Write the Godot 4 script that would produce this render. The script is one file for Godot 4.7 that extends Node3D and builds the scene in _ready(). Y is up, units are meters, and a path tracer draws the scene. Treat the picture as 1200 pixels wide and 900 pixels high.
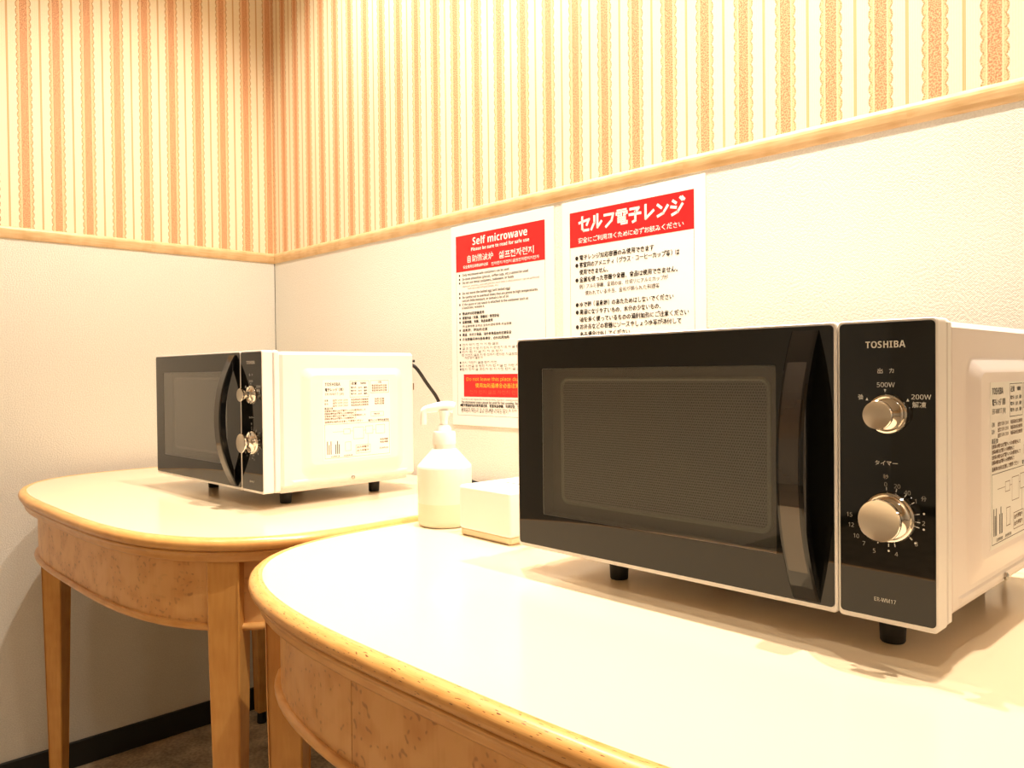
extends Node3D
# Corner of a hotel pantry: two bow-front tables, each with a microwave, posters on the wall.
# World axes: the corner of the room is x = 0, z = 0; wall_left is the plane x = 0, wall_back the plane z = 0.

const MW := 0.447       # microwave width
const MH := 0.236       # microwave body height
const MD := 0.313       # microwave depth
const FOOT := 0.0265    # height of its feet
const RAIL_LOW := 1.2205
const ROOM_X := 5.0
const ROOM_Z := 5.0
const ROOM_H := 2.4
const PERIOD := 0.0655  # repeat of the wallpaper stripes

var used := {}
var M := {}
var latin := {}
var cap_base := 0.0


func _ready() -> void:
	# ---------------------------------------------------------------- camera
	var cam := Camera3D.new()
	cam.name = "camera"
	var yaw := 0.7969
	var pitch := -0.0141
	var roll := -0.0106
	var fwd := Vector3(-sin(yaw), 0, -cos(yaw))
	var right := Vector3(cos(yaw), 0, -sin(yaw))
	var f2 := fwd * cos(pitch) + Vector3.UP * sin(pitch)
	var u2 := Vector3.UP * cos(pitch) - fwd * sin(pitch)
	var r3 := right * cos(roll) + u2 * sin(roll)
	var u3 := u2 * cos(roll) - right * sin(roll)
	cam.transform = Transform3D(Basis(r3, u3, -f2), Vector3(2.0358, 0.9104, 1.0718))
	cam.fov = 51.80
	cam.near = 0.02
	add_child(cam)
	cam.current = true
	# ---------------------------------------------------------------- environment and exposure
	var env := Environment.new()
	env.background_mode = Environment.BG_COLOR
	env.background_color = Color(0.02, 0.018, 0.015)
	env.tonemap_mode = Environment.TONE_MAPPER_LINEAR
	env.tonemap_exposure = 1.07
	env.sdfgi_enabled = true
	env.ssao_enabled = true
	env.ssil_enabled = true
	var we := WorldEnvironment.new()
	we.name = "world_environment"
	we.environment = env
	add_child(we)
	# ---------------------------------------------------------------- room lamps, then added fills (all in the ceiling, above the frame)
	make_materials()
	var warm := Color(1.0, 0.947, 0.875)
	downlight(Vector3(0.578, ROOM_H, 0.352), warm, 2.4, 50.0, 0.012, "recessed ceiling spotlight above the microwave in the corner")
	downlight(Vector3(1.177, ROOM_H, 0.278), warm, 3.1, 41.0, 0.012, "recessed ceiling spotlight above the pump bottle")
	downlight(Vector3(1.800, ROOM_H, 0.290), warm, 3.1, 41.0, 0.012, "recessed ceiling spotlight above the microwave beside the white box")
	downlight(Vector3(2.000, ROOM_H, 0.920), warm, 0.6, 64.0, 0.02, "recessed ceiling downlight over the open floor before the tables")
	downlight(Vector3(0.420, ROOM_H, 1.000), warm, 0.75, 50.0, 0.03, "recessed ceiling downlight close to the striped wall")
	downlight(Vector3(1.800, ROOM_H, 4.400), warm, 4.5, 75.0, 0.05, "unseen ceiling lamp added as fill at the far end of the room")  # added fill lamp behind the camera, brightens the fronts
	downlight(Vector3(4.400, ROOM_H, 1.300), warm, 2.8, 75.0, 0.05, "unseen ceiling lamp added for side fill beside the far striped wall")  # added fill lamp, brightens the oven sides and wall_left
	# ---------------------------------------------------------------- structure, then things
	build_room()
	build_table(Vector3(0.549, 0, 0), 0.689, 0.365, 0.689 - 0.365, 0.020, "corner", "bow-front wooden table with pale top standing in the room corner", 3.3)
	build_table(Vector3(1.577, 0, 0), 0.686, 0.385, 0.706 - 0.385, 0.036, "worn", "bow-front wooden table with chipped rim carrying the pump bottle", 3.05)
	microwave(Vector3(0.8301, 0.6892, 0.4626), 0.0086, "black and white microwave oven with chrome knobs on the corner table", true)
	microwave(Vector3(1.8382, 0.6862, 0.4395), -0.0129, "black and white microwave oven beside the pump bottle and white box", false)
	poster_multilingual()
	poster_japanese()
	pump_bottle(Vector3(1.124, 0.686, 0.323))
	tissue_box(Vector3(1.250, 0.686, 0.360))


# ====================================================================== nodes

func numbered(called: String) -> String:
	if not used.has(called):
		used[called] = 0
		return called
	used[called] += 1
	return "%s_%03d" % [called, used[called]]


func thing(called: String, label: String, category: String, at := Vector3.ZERO, turn := 0.0, group := "") -> Node3D:
	var o := Node3D.new()
	o.name = numbered(called)
	add_child(o)
	o.position = at
	o.rotation.y = turn
	o.set_meta("label", label)
	o.set_meta("category", category)
	if group != "":
		o.set_meta("group", group)
	return o


func structure(called: String) -> Node3D:
	var o := Node3D.new()
	o.name = called
	add_child(o)
	o.set_meta("kind", "structure")
	return o


func part(called: String, st: SurfaceTool, m: Material, parent: Node, label := "") -> MeshInstance3D:
	st.generate_normals()
	var o := MeshInstance3D.new()
	o.mesh = st.commit()
	o.material_override = m
	o.name = called
	o.cast_shadow = GeometryInstance3D.SHADOW_CASTING_SETTING_ON
	parent.add_child(o, true)
	if label != "":
		o.set_meta("label", label)
	return o


func begin() -> SurfaceTool:
	var st := SurfaceTool.new()
	st.begin(Mesh.PRIMITIVE_TRIANGLES)
	st.set_smooth_group(-1)
	return st


# ====================================================================== shapes (corners run anticlockwise seen from outside)

func tri(st: SurfaceTool, a: Vector3, b: Vector3, c: Vector3) -> void:
	st.add_vertex(a)
	st.add_vertex(c)
	st.add_vertex(b)


func quad(st: SurfaceTool, a: Vector3, b: Vector3, c: Vector3, d: Vector3) -> void:
	tri(st, a, b, c)
	tri(st, a, c, d)


func quad_uv(st: SurfaceTool, p: Array, uv: Array) -> void:
	for i in [0, 2, 1, 0, 3, 2]:
		st.set_uv(uv[i])
		st.add_vertex(p[i])


func box(st: SurfaceTool, lo: Vector3, hi: Vector3, c := 0.0) -> void:
	# box with chamfered edges
	st.set_smooth_group(-1)
	var ctr := (lo + hi) * 0.5
	var h := (hi - lo) * 0.5
	c = minf(c, minf(h.x, minf(h.y, h.z)) * 0.99)
	var pt := func(sx: int, sy: int, sz: int, ax: int) -> Vector3:
		var p := Vector3(h.x * sx, h.y * sy, h.z * sz)
		if ax != 0: p.x -= c * sx
		if ax != 1: p.y -= c * sy
		if ax != 2: p.z -= c * sz
		return ctr + p
	for s in [-1, 1]:
		var q := [[pt.call(s, -1, -1, 0), pt.call(s, 1, -1, 0), pt.call(s, 1, 1, 0), pt.call(s, -1, 1, 0)],
			[pt.call(-1, s, -1, 1), pt.call(-1, s, 1, 1), pt.call(1, s, 1, 1), pt.call(1, s, -1, 1)],
			[pt.call(-1, -1, s, 2), pt.call(1, -1, s, 2), pt.call(1, 1, s, 2), pt.call(-1, 1, s, 2)]]
		for f in q:
			if s > 0: quad(st, f[0], f[1], f[2], f[3])
			else: quad(st, f[3], f[2], f[1], f[0])
	if c <= 0.0:
		return
	for a in [-1, 1]:
		for b in [-1, 1]:
			var e := [[pt.call(a, b, -1, 0), pt.call(a, b, 1, 0), pt.call(a, b, 1, 1), pt.call(a, b, -1, 1)],
				[pt.call(-1, a, b, 1), pt.call(1, a, b, 1), pt.call(1, a, b, 2), pt.call(-1, a, b, 2)],
				[pt.call(a, -1, b, 2), pt.call(a, 1, b, 2), pt.call(a, 1, b, 0), pt.call(a, -1, b, 0)]]
			for f in e:
				if a * b < 0: quad(st, f[0], f[1], f[2], f[3])
				else: quad(st, f[3], f[2], f[1], f[0])
			for d in [-1, 1]:
				var p0: Vector3 = pt.call(a, b, d, 0)
				var p1: Vector3 = pt.call(a, b, d, 1)
				var p2: Vector3 = pt.call(a, b, d, 2)
				if a * b * d > 0: tri(st, p0, p1, p2)
				else: tri(st, p0, p2, p1)


func loft(st: SurfaceTool, rings: Array, closed := true, smooth := 0, cap_first := false, cap_last := false, uvs: Array = []) -> void:
	st.set_smooth_group(smooth)
	for i in rings.size() - 1:
		var a: PackedVector3Array = rings[i]
		var b: PackedVector3Array = rings[i + 1]
		var n := a.size()
		for j in (n if closed else n - 1):
			var k := (j + 1) % n
			if uvs.size():
				quad_uv(st, [a[j], a[k], b[k], b[j]], [uvs[i][j], uvs[i][k], uvs[i + 1][k], uvs[i + 1][j]])
			else:
				quad(st, a[j], a[k], b[k], b[j])
	if cap_first: cap(st, rings[0], true)
	if cap_last: cap(st, rings[-1], false)


func cap(st: SurfaceTool, ring: PackedVector3Array, flip: bool) -> void:
	st.set_smooth_group(-1)
	var c := Vector3.ZERO
	for p in ring: c += p
	c /= ring.size()
	for j in ring.size():
		var k := (j + 1) % ring.size()
		if flip: tri(st, c, ring[k], ring[j])
		else: tri(st, c, ring[j], ring[k])


func rrect(x0: float, y0: float, x1: float, y1: float, r: float, seg := 5) -> PackedVector2Array:
	var out := PackedVector2Array()
	for q in 4:
		var cx := x1 - r if q == 0 or q == 3 else x0 + r
		var cy := y1 - r if q < 2 else y0 + r
		for i in seg + 1:
			var a := (q + float(i) / seg) * PI / 2
			out.append(Vector2(cx + r * cos(a), cy + r * sin(a)))
	return out


func lift(o: PackedVector2Array, origin: Vector3, ax: Vector3, ay: Vector3, off: Vector3) -> PackedVector3Array:
	var out := PackedVector3Array()
	for p in o: out.append(origin + ax * p.x + ay * p.y + off)
	return out


func lathe(st: SurfaceTool, prof: Array, at: Vector3, axis := Vector3.UP, seg := 40, sx := 1.0) -> void:
	# prof: Vector2(radius, height along the axis), from the bottom up; a new smooth group at each sharp bend
	var side := Vector3.RIGHT if absf(axis.y) > 0.5 else Vector3.UP.cross(axis)
	var up2 := axis.cross(side)
	var g := 1
	for i in prof.size() - 1:
		if i > 0:
			var d0: Vector2 = (prof[i] - prof[i - 1]).normalized()
			var d1: Vector2 = (prof[i + 1] - prof[i]).normalized()
			if d0.dot(d1) < 0.8: g += 1
		st.set_smooth_group(g)
		for j in seg:
			var a := TAU * j / seg
			var b := TAU * (j + 1) / seg
			var da := side * cos(a) * sx + up2 * sin(a)
			var db := side * cos(b) * sx + up2 * sin(b)
			var p: Vector2 = prof[i]
			var q: Vector2 = prof[i + 1]
			var v0 := at + axis * p.y + da * p.x
			var v1 := at + axis * p.y + db * p.x
			var v2 := at + axis * q.y + db * q.x
			var v3 := at + axis * q.y + da * q.x
			if p.x > 0.0: tri(st, v0, v1, v2)
			if q.x > 0.0: tri(st, v0, v2, v3)


func tube(st: SurfaceTool, path: PackedVector3Array, r, seg := 10) -> void:
	var rings := []
	var n := path.size()
	var ref := Vector3.UP
	if absf((path[1] - path[0]).normalized().y) > 0.9: ref = Vector3.RIGHT
	for i in n:
		var t := (path[mini(i + 1, n - 1)] - path[maxi(i - 1, 0)]).normalized()
		var sx := ref.cross(t).normalized()
		var sy := t.cross(sx)
		ref = sy
		var rr: float = r[i] if r is Array else r
		var ring := PackedVector3Array()
		for j in seg: ring.append(path[i] + (sx * cos(TAU * j / seg) + sy * sin(TAU * j / seg)) * rr)
		rings.append(ring)
	loft(st, rings, true, 1, true, true)


func spline(pts: Array, per := 8) -> PackedVector3Array:
	var out := PackedVector3Array()
	for i in pts.size() - 1:
		var p0: Vector3 = pts[maxi(i - 1, 0)]
		var p3: Vector3 = pts[mini(i + 2, pts.size() - 1)]
		for k in per: out.append(pts[i].cubic_interpolate(pts[i + 1], p0, p3, float(k) / per))
	out.append(pts[-1])
	return out


# ====================================================================== materials

func mat(called: String, c: Color, rough: float, metal := 0.0) -> StandardMaterial3D:
	var m := StandardMaterial3D.new()
	m.resource_name = called
	m.albedo_color = c
	m.roughness = rough
	m.metallic = metal
	M[called] = m
	return m


func c8(r: int, g: int, b: int) -> Color:
	return Color(r / 255.0, g / 255.0, b / 255.0)


func noise(seed_: int, freq: float, oct := 3) -> FastNoiseLite:
	var n := FastNoiseLite.new()
	n.seed = seed_
	n.frequency = freq
	n.fractal_octaves = oct
	n.noise_type = FastNoiseLite.TYPE_SIMPLEX
	return n


func picture(w: int, h: int, f: Callable) -> ImageTexture:
	var data := PackedByteArray()
	data.resize(w * h * 3)
	var i := 0
	for y in h:
		for x in w:
			var c: Color = f.call(x, y)
			data[i] = int(clampf(c.r, 0, 1) * 255)
			data[i + 1] = int(clampf(c.g, 0, 1) * 255)
			data[i + 2] = int(clampf(c.b, 0, 1) * 255)
			i += 3
	return ImageTexture.create_from_image(Image.create_from_data(w, h, false, Image.FORMAT_RGB8, data))


func gray(im: Image) -> ImageTexture:
	return ImageTexture.create_from_image(im)


func triplanar(m: StandardMaterial3D, scale: float, world := true) -> void:
	m.uv1_triplanar = true
	m.uv1_world_triplanar = world
	m.uv1_scale = Vector3.ONE * scale


func make_materials() -> void:
	# striped wallpaper: one repeat is a thin line (u = 0) and a broad speckled band (u = 0.5)
	var fine := noise(11, 0.040, 2)
	var fleck := noise(12, 0.05, 1)
	var soft := noise(13, 0.02, 2)
	var ground := c8(249, 236, 207)
	var ground2 := c8(245, 229, 197)
	var line := c8(205, 168, 116)
	var flank := c8(238, 204, 156)
	var core := c8(229, 168, 124)
	var speck := c8(178, 118, 80)
	var dot := c8(172, 138, 92)
	var wp := picture(512, 1024, func(x: int, y: int) -> Color:
		var u := x / 512.0
		var v := y / 128.0
		var c := ground.lerp(ground2, 0.5 + 0.5 * sin(u * TAU * 22.0))
		var e := minf(u, 1.0 - u)
		if e < 0.030:
			return line.lerp(flank, 0.45 if e < 0.016 else 0.0)
		var d := absf(u - 0.5)
		var sc := absf(sin(PI * (v + (0.0 if u < 0.5 else 0.5))))
		var edge := 0.190 + 0.05 * pow(sc, 0.7)
		if d < edge:
			var n := fine.get_noise_2d(x, y)
			c = flank
			if d > edge - 0.035 and fleck.get_noise_2d(x * 1.2, y) > -0.25: c = dot.lerp(flank, 0.1)
			elif n > 0.34: c = flank.lerp(core, 0.8)
			if absf(d - 0.132) < 0.006: c = flank.lerp(ground, 0.6)
			if d < 0.115:
				c = core
				if n > 0.20: c = speck.lerp(core, 0.25)
				elif n < -0.36: c = flank.lerp(core, 0.3)
		var s := 1.0 + 0.02 * soft.get_noise_2d(x * 2.0, y)
		return Color(c.r * s, c.g * s, c.b * s))
	var m := mat("wallpaper", Color.WHITE, 0.55)
	m.albedo_texture = wp
	# plain woven vinyl below the rail
	m = mat("vinyl_wall", c8(238, 234, 224), 0.7)
	var weave := noise(21, 0.07, 3)
	var im := weave.get_seamless_image(512, 512)
	var wv := picture(512, 512, func(x: int, y: int) -> Color:
		var g := im.get_pixel(x, y).r
		var t := 0.5 + 0.25 * sin(x * TAU / 8.0) * sin(y * TAU / 8.0) + 0.9 * (g - 0.5)
		return Color(t, t, t))
	m.heightmap_enabled = true
	m.heightmap_texture = wv
	m.heightmap_scale = 0.05
	triplanar(m, 6.0)
	m.albedo_texture = picture(256, 256, func(x: int, y: int) -> Color:
		var g := 0.965 + 0.07 * (im.get_pixel(x * 2, y * 2).r - 0.5)
		return Color(g, g, g * 0.995))
	mat("plaster", c8(214, 206, 190), 0.85)
	mat("seam", c8(120, 100, 78), 0.8)
	# floor
	m = mat("floor_carpet", Color.WHITE, 0.95)
	var fl := noise(31, 0.12, 3).get_seamless_image(256, 256)
	var fl2 := noise(32, 0.012, 3).get_seamless_image(256, 256)
	m.albedo_texture = picture(256, 256, func(x: int, y: int) -> Color:
		var t := 0.82 + 0.22 * (fl.get_pixel(x, y).r - 0.5) + 0.28 * (fl2.get_pixel(x, y).r - 0.5)
		return Color(0.84 * t, 0.75 * t, 0.62 * t))
	m.heightmap_enabled = true
	m.heightmap_texture = gray(fl)
	m.heightmap_scale = 0.1
	triplanar(m, 2.5)
	mat("baseboard", c8(30, 31, 30), 0.55)
	# woods
	wood("rail_wood", c8(232, 200, 152), c8(212, 174, 122), 0.4, 41, 0.0, true)
	wood("leg_wood", c8(214, 158, 84), c8(198, 138, 66), 0.35, 42, 0.0)
	wood("apron_wood", c8(228, 178, 114), c8(212, 154, 90), 0.36, 43, 1.0)
	wood("edge_wood", c8(226, 172, 102), c8(208, 148, 80), 0.28, 44, 0.0, true)
	wood("worn_edge_wood", c8(226, 172, 102), c8(208, 148, 80), 0.30, 45, 2.0, true)
	mat("groove", c8(92, 48, 26), 0.7)
	mat("laminate", c8(232, 211, 178), 0.16)
	# microwave
	mat("white_enamel", c8(240, 230, 224), 0.32)
	mat("white_plastic", c8(243, 238, 232), 0.3)
	m = mat("black_glass", c8(17, 17, 15), 0.035)
	m.metallic_specular = 0.5
	m = mat("black_gloss", c8(13, 13, 13), 0.08)
	m = mat("handle_face", c8(82, 78, 74), 0.1)
	m.metallic = 0.7
	mat("black_rubber", c8(20, 20, 19), 0.6)
	mat("cord_rubber", c8(24, 23, 22), 0.45)
	m = mat("window_glass", Color(0.30, 0.30, 0.28, 0.22), 0.02)
	m.transparency = BaseMaterial3D.TRANSPARENCY_ALPHA
	mat("screen_frame", c8(132, 129, 118), 0.5)
	mat("door_inside", c8(92, 90, 82), 0.55)
	m = mat("mesh_screen", Color.WHITE, 0.45)
	m.albedo_texture = picture(64, 64, func(x: int, y: int) -> Color:
		var px := fmod(x + (16 if (y / 32) % 2 == 1 else 0), 32.0) - 16.0
		var py := fmod(y, 32.0) - 16.0
		var g := 0.14 if px * px + py * py < 100 else 0.47
		return Color(g, g * 0.98, g * 0.92))
	triplanar(m, 1.0 / 0.0052, false)
	m = mat("chrome", c8(225, 222, 216), 0.07, 1.0)
	m = mat("brushed_metal", c8(206, 199, 186), 0.32, 1.0)
	mat("print_white", c8(214, 212, 204), 0.5)
	mat("print_grey", c8(150, 147, 138), 0.5)
	mat("label_paper", c8(247, 245, 238), 0.5)
	mat("label_ink", c8(30, 28, 26), 0.6)
	mat("label_ink_brown", c8(112, 82, 56), 0.6)
	mat("steel", c8(190, 186, 178), 0.25, 1.0)
	# paper, bottle, box
	mat("poster_paper", c8(246, 244, 238), 0.4)
	mat("poster_red", c8(226, 30, 34), 0.4)
	mat("ink_black", c8(26, 24, 22), 0.5)
	mat("ink_grey", c8(84, 78, 72), 0.5)
	mat("ink_white", c8(250, 248, 244), 0.45)
	mat("ink_yellow", c8(252, 190, 60), 0.45)
	mat("ink_orange", c8(244, 98, 62), 0.45)
	m = mat("bottle_plastic", c8(244, 240, 226), 0.35)
	m.backlight_enabled = true
	m.backlight = Color(0.5, 0.48, 0.42)
	m = mat("bottle_liquid", c8(238, 230, 204), 0.35)
	m.backlight_enabled = true
	m.backlight = Color(0.42, 0.40, 0.34)
	mat("pump_plastic", c8(246, 244, 238), 0.3)
	mat("box_white", c8(245, 243, 238), 0.4)
	mat("box_cream", c8(236, 216, 176), 0.45)
	# lamp fittings
	mat("lamp_trim", c8(240, 238, 232), 0.4)
	m = mat("lamp_glow", Color.WHITE, 0.5)
	m.emission_enabled = true
	m.emission = Color(1.0, 0.88, 0.70)
	m.emission_energy_multiplier = 2.0


func wood(called: String, a: Color, b: Color, rough: float, seed_: int, kind: float, along := false) -> void:
	var m := mat(called, Color.WHITE, rough)
	var grain := noise(seed_, 0.03, 3).get_seamless_image(512, 512)
	var blot := noise(seed_ + 100, 0.012, 2).get_seamless_image(512, 512)
	var eyes := noise(seed_ + 200, 0.045, 1).get_seamless_image(512, 512)
	var chip := noise(seed_ + 300, 0.022, 2).get_seamless_image(512, 512)
	var dark := c8(98, 52, 24)
	m.albedo_texture = picture(512, 512, func(x: int, y: int) -> Color:
		# grain runs along y, or along x
		var g: float = grain.get_pixel((y * 3) % 512, x / 4).r if along else grain.get_pixel((x * 3) % 512, y / 4).r
		var l: float = blot.get_pixel(x, y).r
		var t := clampf(0.35 + 1.1 * (g - 0.5) + 0.9 * (l - 0.5), 0, 1)
		if kind > 0.5 and kind < 1.5: t = clampf(0.30 + 0.4 * (g - 0.5) + 1.5 * (l - 0.5), 0, 1)
		var c := a.lerp(b, t)
		var e: float = eyes.get_pixel(x, y).r
		if kind > 0.5 and kind < 1.5 and e > 0.83 and l > 0.5: c = c.lerp(dark, clampf((e - 0.83) * 3.0, 0, 0.32))
		if kind > 1.5:
			var k: float = chip.get_pixel((x * 2) % 512, y).r
			var near := clampf(1.0 - absf(y - 250) / 150.0, 0, 1)
			if k * e > 0.70 - 0.07 * near: c = c.lerp(dark, 0.8)
		return c)
	triplanar(m, 3.0, false)
	if kind > 1.5:
		m.uv1_triplanar = false
		m.uv1_scale = Vector3.ONE


# ====================================================================== room

func build_room() -> void:
	var st := begin()
	box(st, Vector3(-0.15, -0.12, -0.15), Vector3(ROOM_X + 0.15, 0, ROOM_Z + 0.15))
	var o := part("floor", st, M.floor_carpet, self)
	o.set_meta("kind", "structure")
	st = begin()
	box(st, Vector3(-0.15, ROOM_H, -0.15), Vector3(ROOM_X + 0.15, ROOM_H + 0.12, ROOM_Z + 0.15))
	o = part("ceiling", st, M.plaster, self)
	o.set_meta("kind", "structure")
	# each wall: the plain wainscot below, the striped paper above
	# name, origin of the plane at floor level, direction along, inward normal, length, phase of the stripes
	var walls := [["wall_back", Vector3(0, 0, 0), Vector3.RIGHT, Vector3.BACK, ROOM_X, 0.0285],
		["wall_left", Vector3(0, 0, 0), Vector3.BACK, Vector3.RIGHT, ROOM_Z, 0.0458],
		["wall_right", Vector3(ROOM_X, 0, 0), Vector3.BACK, Vector3.LEFT, ROOM_Z, 0.01],
		["wall_front", Vector3(0, 0, ROOM_Z), Vector3.RIGHT, Vector3.FORWARD, ROOM_X, 0.02]]
	var n := 0
	for w in walls:
		var org: Vector3 = w[1]
		var al: Vector3 = w[2]
		var nn: Vector3 = w[3]
		var ln: float = w[4]
		var root := structure(w[0])
		var mid := RAIL_LOW + 0.012
		st = begin()
		var gap := 0.0016 if w[0] == "wall_left" else 0.0
		slab(st, org, al, nn, gap, ln, 0.0, mid)
		part("wainscot", st, M.vinyl_wall, root)
		st = begin()
		slab(st, org, al, nn, 0.0, ln, mid, ROOM_H)
		var flip := al.cross(Vector3.UP).dot(nn) < 0
		var p := [org + al * 0 + Vector3.UP * mid, org + al * ln + Vector3.UP * mid, org + al * ln + Vector3.UP * ROOM_H, org + Vector3.UP * ROOM_H]
		part("backing", st, M.plaster, root)
		st = begin()
		var uv := []
		for k in 4:
			p[k] += nn * 0.0006
			var s: float = 0.0 if k == 0 or k == 3 else ln
			uv.append(Vector2((s - w[5]) / PERIOD, (ROOM_H - p[k].y) / (PERIOD * 2.0)))
		if flip:
			quad_uv(st, [p[1], p[0], p[3], p[2]], [uv[1], uv[0], uv[3], uv[2]])
		else:
			quad_uv(st, p, uv)
		part("wallpaper", st, M.wallpaper, root)
		# dado rail, in two lengths on the back wall (its joint shows)
		var cuts := [0.0, 0.235, ln] if w[0] == "wall_back" else [0.0, ln]
		for k in cuts.size() - 1:
			n += 1
			st = begin()
			rail(st, org, al, nn, cuts[k] + (0.0004 if k > 0 else 0.0), cuts[k + 1] - (0.0004 if k + 2 < cuts.size() else 0.0))
			o = part("trim_%d" % n, st, M.rail_wood, self)
			o.set_meta("kind", "structure")
		st = begin()
		var b0: Vector3 = org - nn * 0.001
		var b1: Vector3 = org + al * ln + nn * 0.007 + Vector3.UP * 0.0603
		box(st, Vector3(minf(b0.x, b1.x), 0, minf(b0.z, b1.z)), Vector3(maxf(b0.x, b1.x), b1.y, maxf(b0.z, b1.z)), 0.002)
		o = part("baseboard_" + String(w[0]).trim_prefix("wall_"), st, M.baseboard, self)
		o.set_meta("kind", "structure")


func slab(st: SurfaceTool, org: Vector3, al: Vector3, nn: Vector3, s0: float, s1: float, y0: float, y1: float) -> void:
	var a := org + al * s0 - nn * 0.12
	var b := org + al * s1
	box(st, Vector3(minf(a.x, b.x), y0, minf(a.z, b.z)), Vector3(maxf(a.x, b.x), y1, maxf(a.z, b.z)))


func rail(st: SurfaceTool, org: Vector3, al: Vector3, nn: Vector3, s0: float, s1: float) -> void:
	# dado rail, fullest near its top: profile (depth from the wall, height)
	var prof := []
	for p in [[0.0, 0.0], [1.6, 0.0], [2.8, 3.0], [4.0, 8.0], [4.9, 14.0], [5.2, 18.0], [4.7, 21.5], [3.4, 24.5], [1.6, 26.5], [0.0, 27.2]]: prof.append(Vector2(p[0] * 0.001, RAIL_LOW + p[1] * 0.001))
	var rings := []
	for s in [s0, s1]:
		var ring := PackedVector3Array()
		for p in prof: ring.append(org + al * s + nn * p.x + Vector3.UP * p.y)
		if al.cross(Vector3.UP).dot(nn) > 0: ring.reverse()
		rings.append(ring)
	loft(st, rings, true, -1, true, true)


func downlight(at: Vector3, c: Color, energy: float, cone: float, radius: float, label: String) -> void:
	var o := thing("downlight", label, "ceiling light", at, 0.0, "recessed ceiling downlights")
	var st := begin()
	lathe(st, [Vector2(0.044, -0.002), Vector2(0.046, -0.006), Vector2(0.060, -0.006), Vector2(0.064, 0.0)], Vector3.ZERO)
	part("trim_ring", st, M.lamp_trim, o)
	st = begin()
	lathe(st, [Vector2(0.0, -0.0035), Vector2(0.044, -0.003), Vector2(0.044, 0.0)], Vector3.ZERO)
	part("lamp_glass", st, M.lamp_glow, o)
	var l := SpotLight3D.new()
	l.name = "lamp_light"
	l.light_color = c
	l.light_energy = energy
	l.light_size = radius
	l.spot_range = 8.0
	l.spot_attenuation = 2.0
	l.spot_angle = cone
	l.spot_angle_attenuation = 0.8
	l.shadow_enabled = true
	l.position = Vector3(0, -0.012, 0)
	l.rotation_degrees = Vector3(-90, 0, 0)
	o.add_child(l)


# ====================================================================== table

func bow(a: float, b: float, z0: float, zb: float, n: float, off: float, count := 64) -> PackedVector2Array:
	# plan outline from the back left round the front to the back right (x, z)
	var out := PackedVector2Array([Vector2(-a - off, zb), Vector2(-a - off, lerpf(zb, z0, 0.5))])
	for i in count + 1:
		var t := PI - PI * i / count
		# spread the samples more evenly along the curve
		var ct := cos(t)
		var sn := sin(t)
		var r := pow(pow(absf(ct), n) + pow(absf(sn), n), -1.0 / n)
		out.append(Vector2((a + off) * ct * r, z0 + (b + off) * sn * r))
	out.append(Vector2(a + off, lerpf(zb, z0, 0.5)))
	out.append(Vector2(a + off, zb))
	return out


func band(st: SurfaceTool, prof: Array, a: float, b: float, z0: float, zb: float, n: float, i0 := 0, i1 := -1, with_uv := false) -> void:
	# sweep a closed profile of Vector2(offset outwards, height) round the bow front
	var lines := []
	for p in prof: lines.append(bow(a, b, z0, zb, n, p.x))
	var cnt: int = lines[0].size()
	if i1 < 0: i1 = cnt - 1
	var rings := []
	var uvs := []
	var s := 0.0
	for i in range(i0, i1 + 1):
		var ring := PackedVector3Array()
		var uv := PackedVector2Array()
		if i > i0: s += (lines[0][i] - lines[0][i - 1]).length()
		var t := 0.0
		for k in prof.size():
			ring.append(Vector3(lines[k][i].x, prof[k].y, lines[k][i].y))
			if k > 0: t += (prof[k] - prof[k - 1]).length()
			uv.append(Vector2(s / 0.30, t / 0.045))
		rings.append(ring)
		uvs.append(uv)
	loft(st, rings, true, 3, not with_uv, not with_uv, uvs if with_uv else [])


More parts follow.
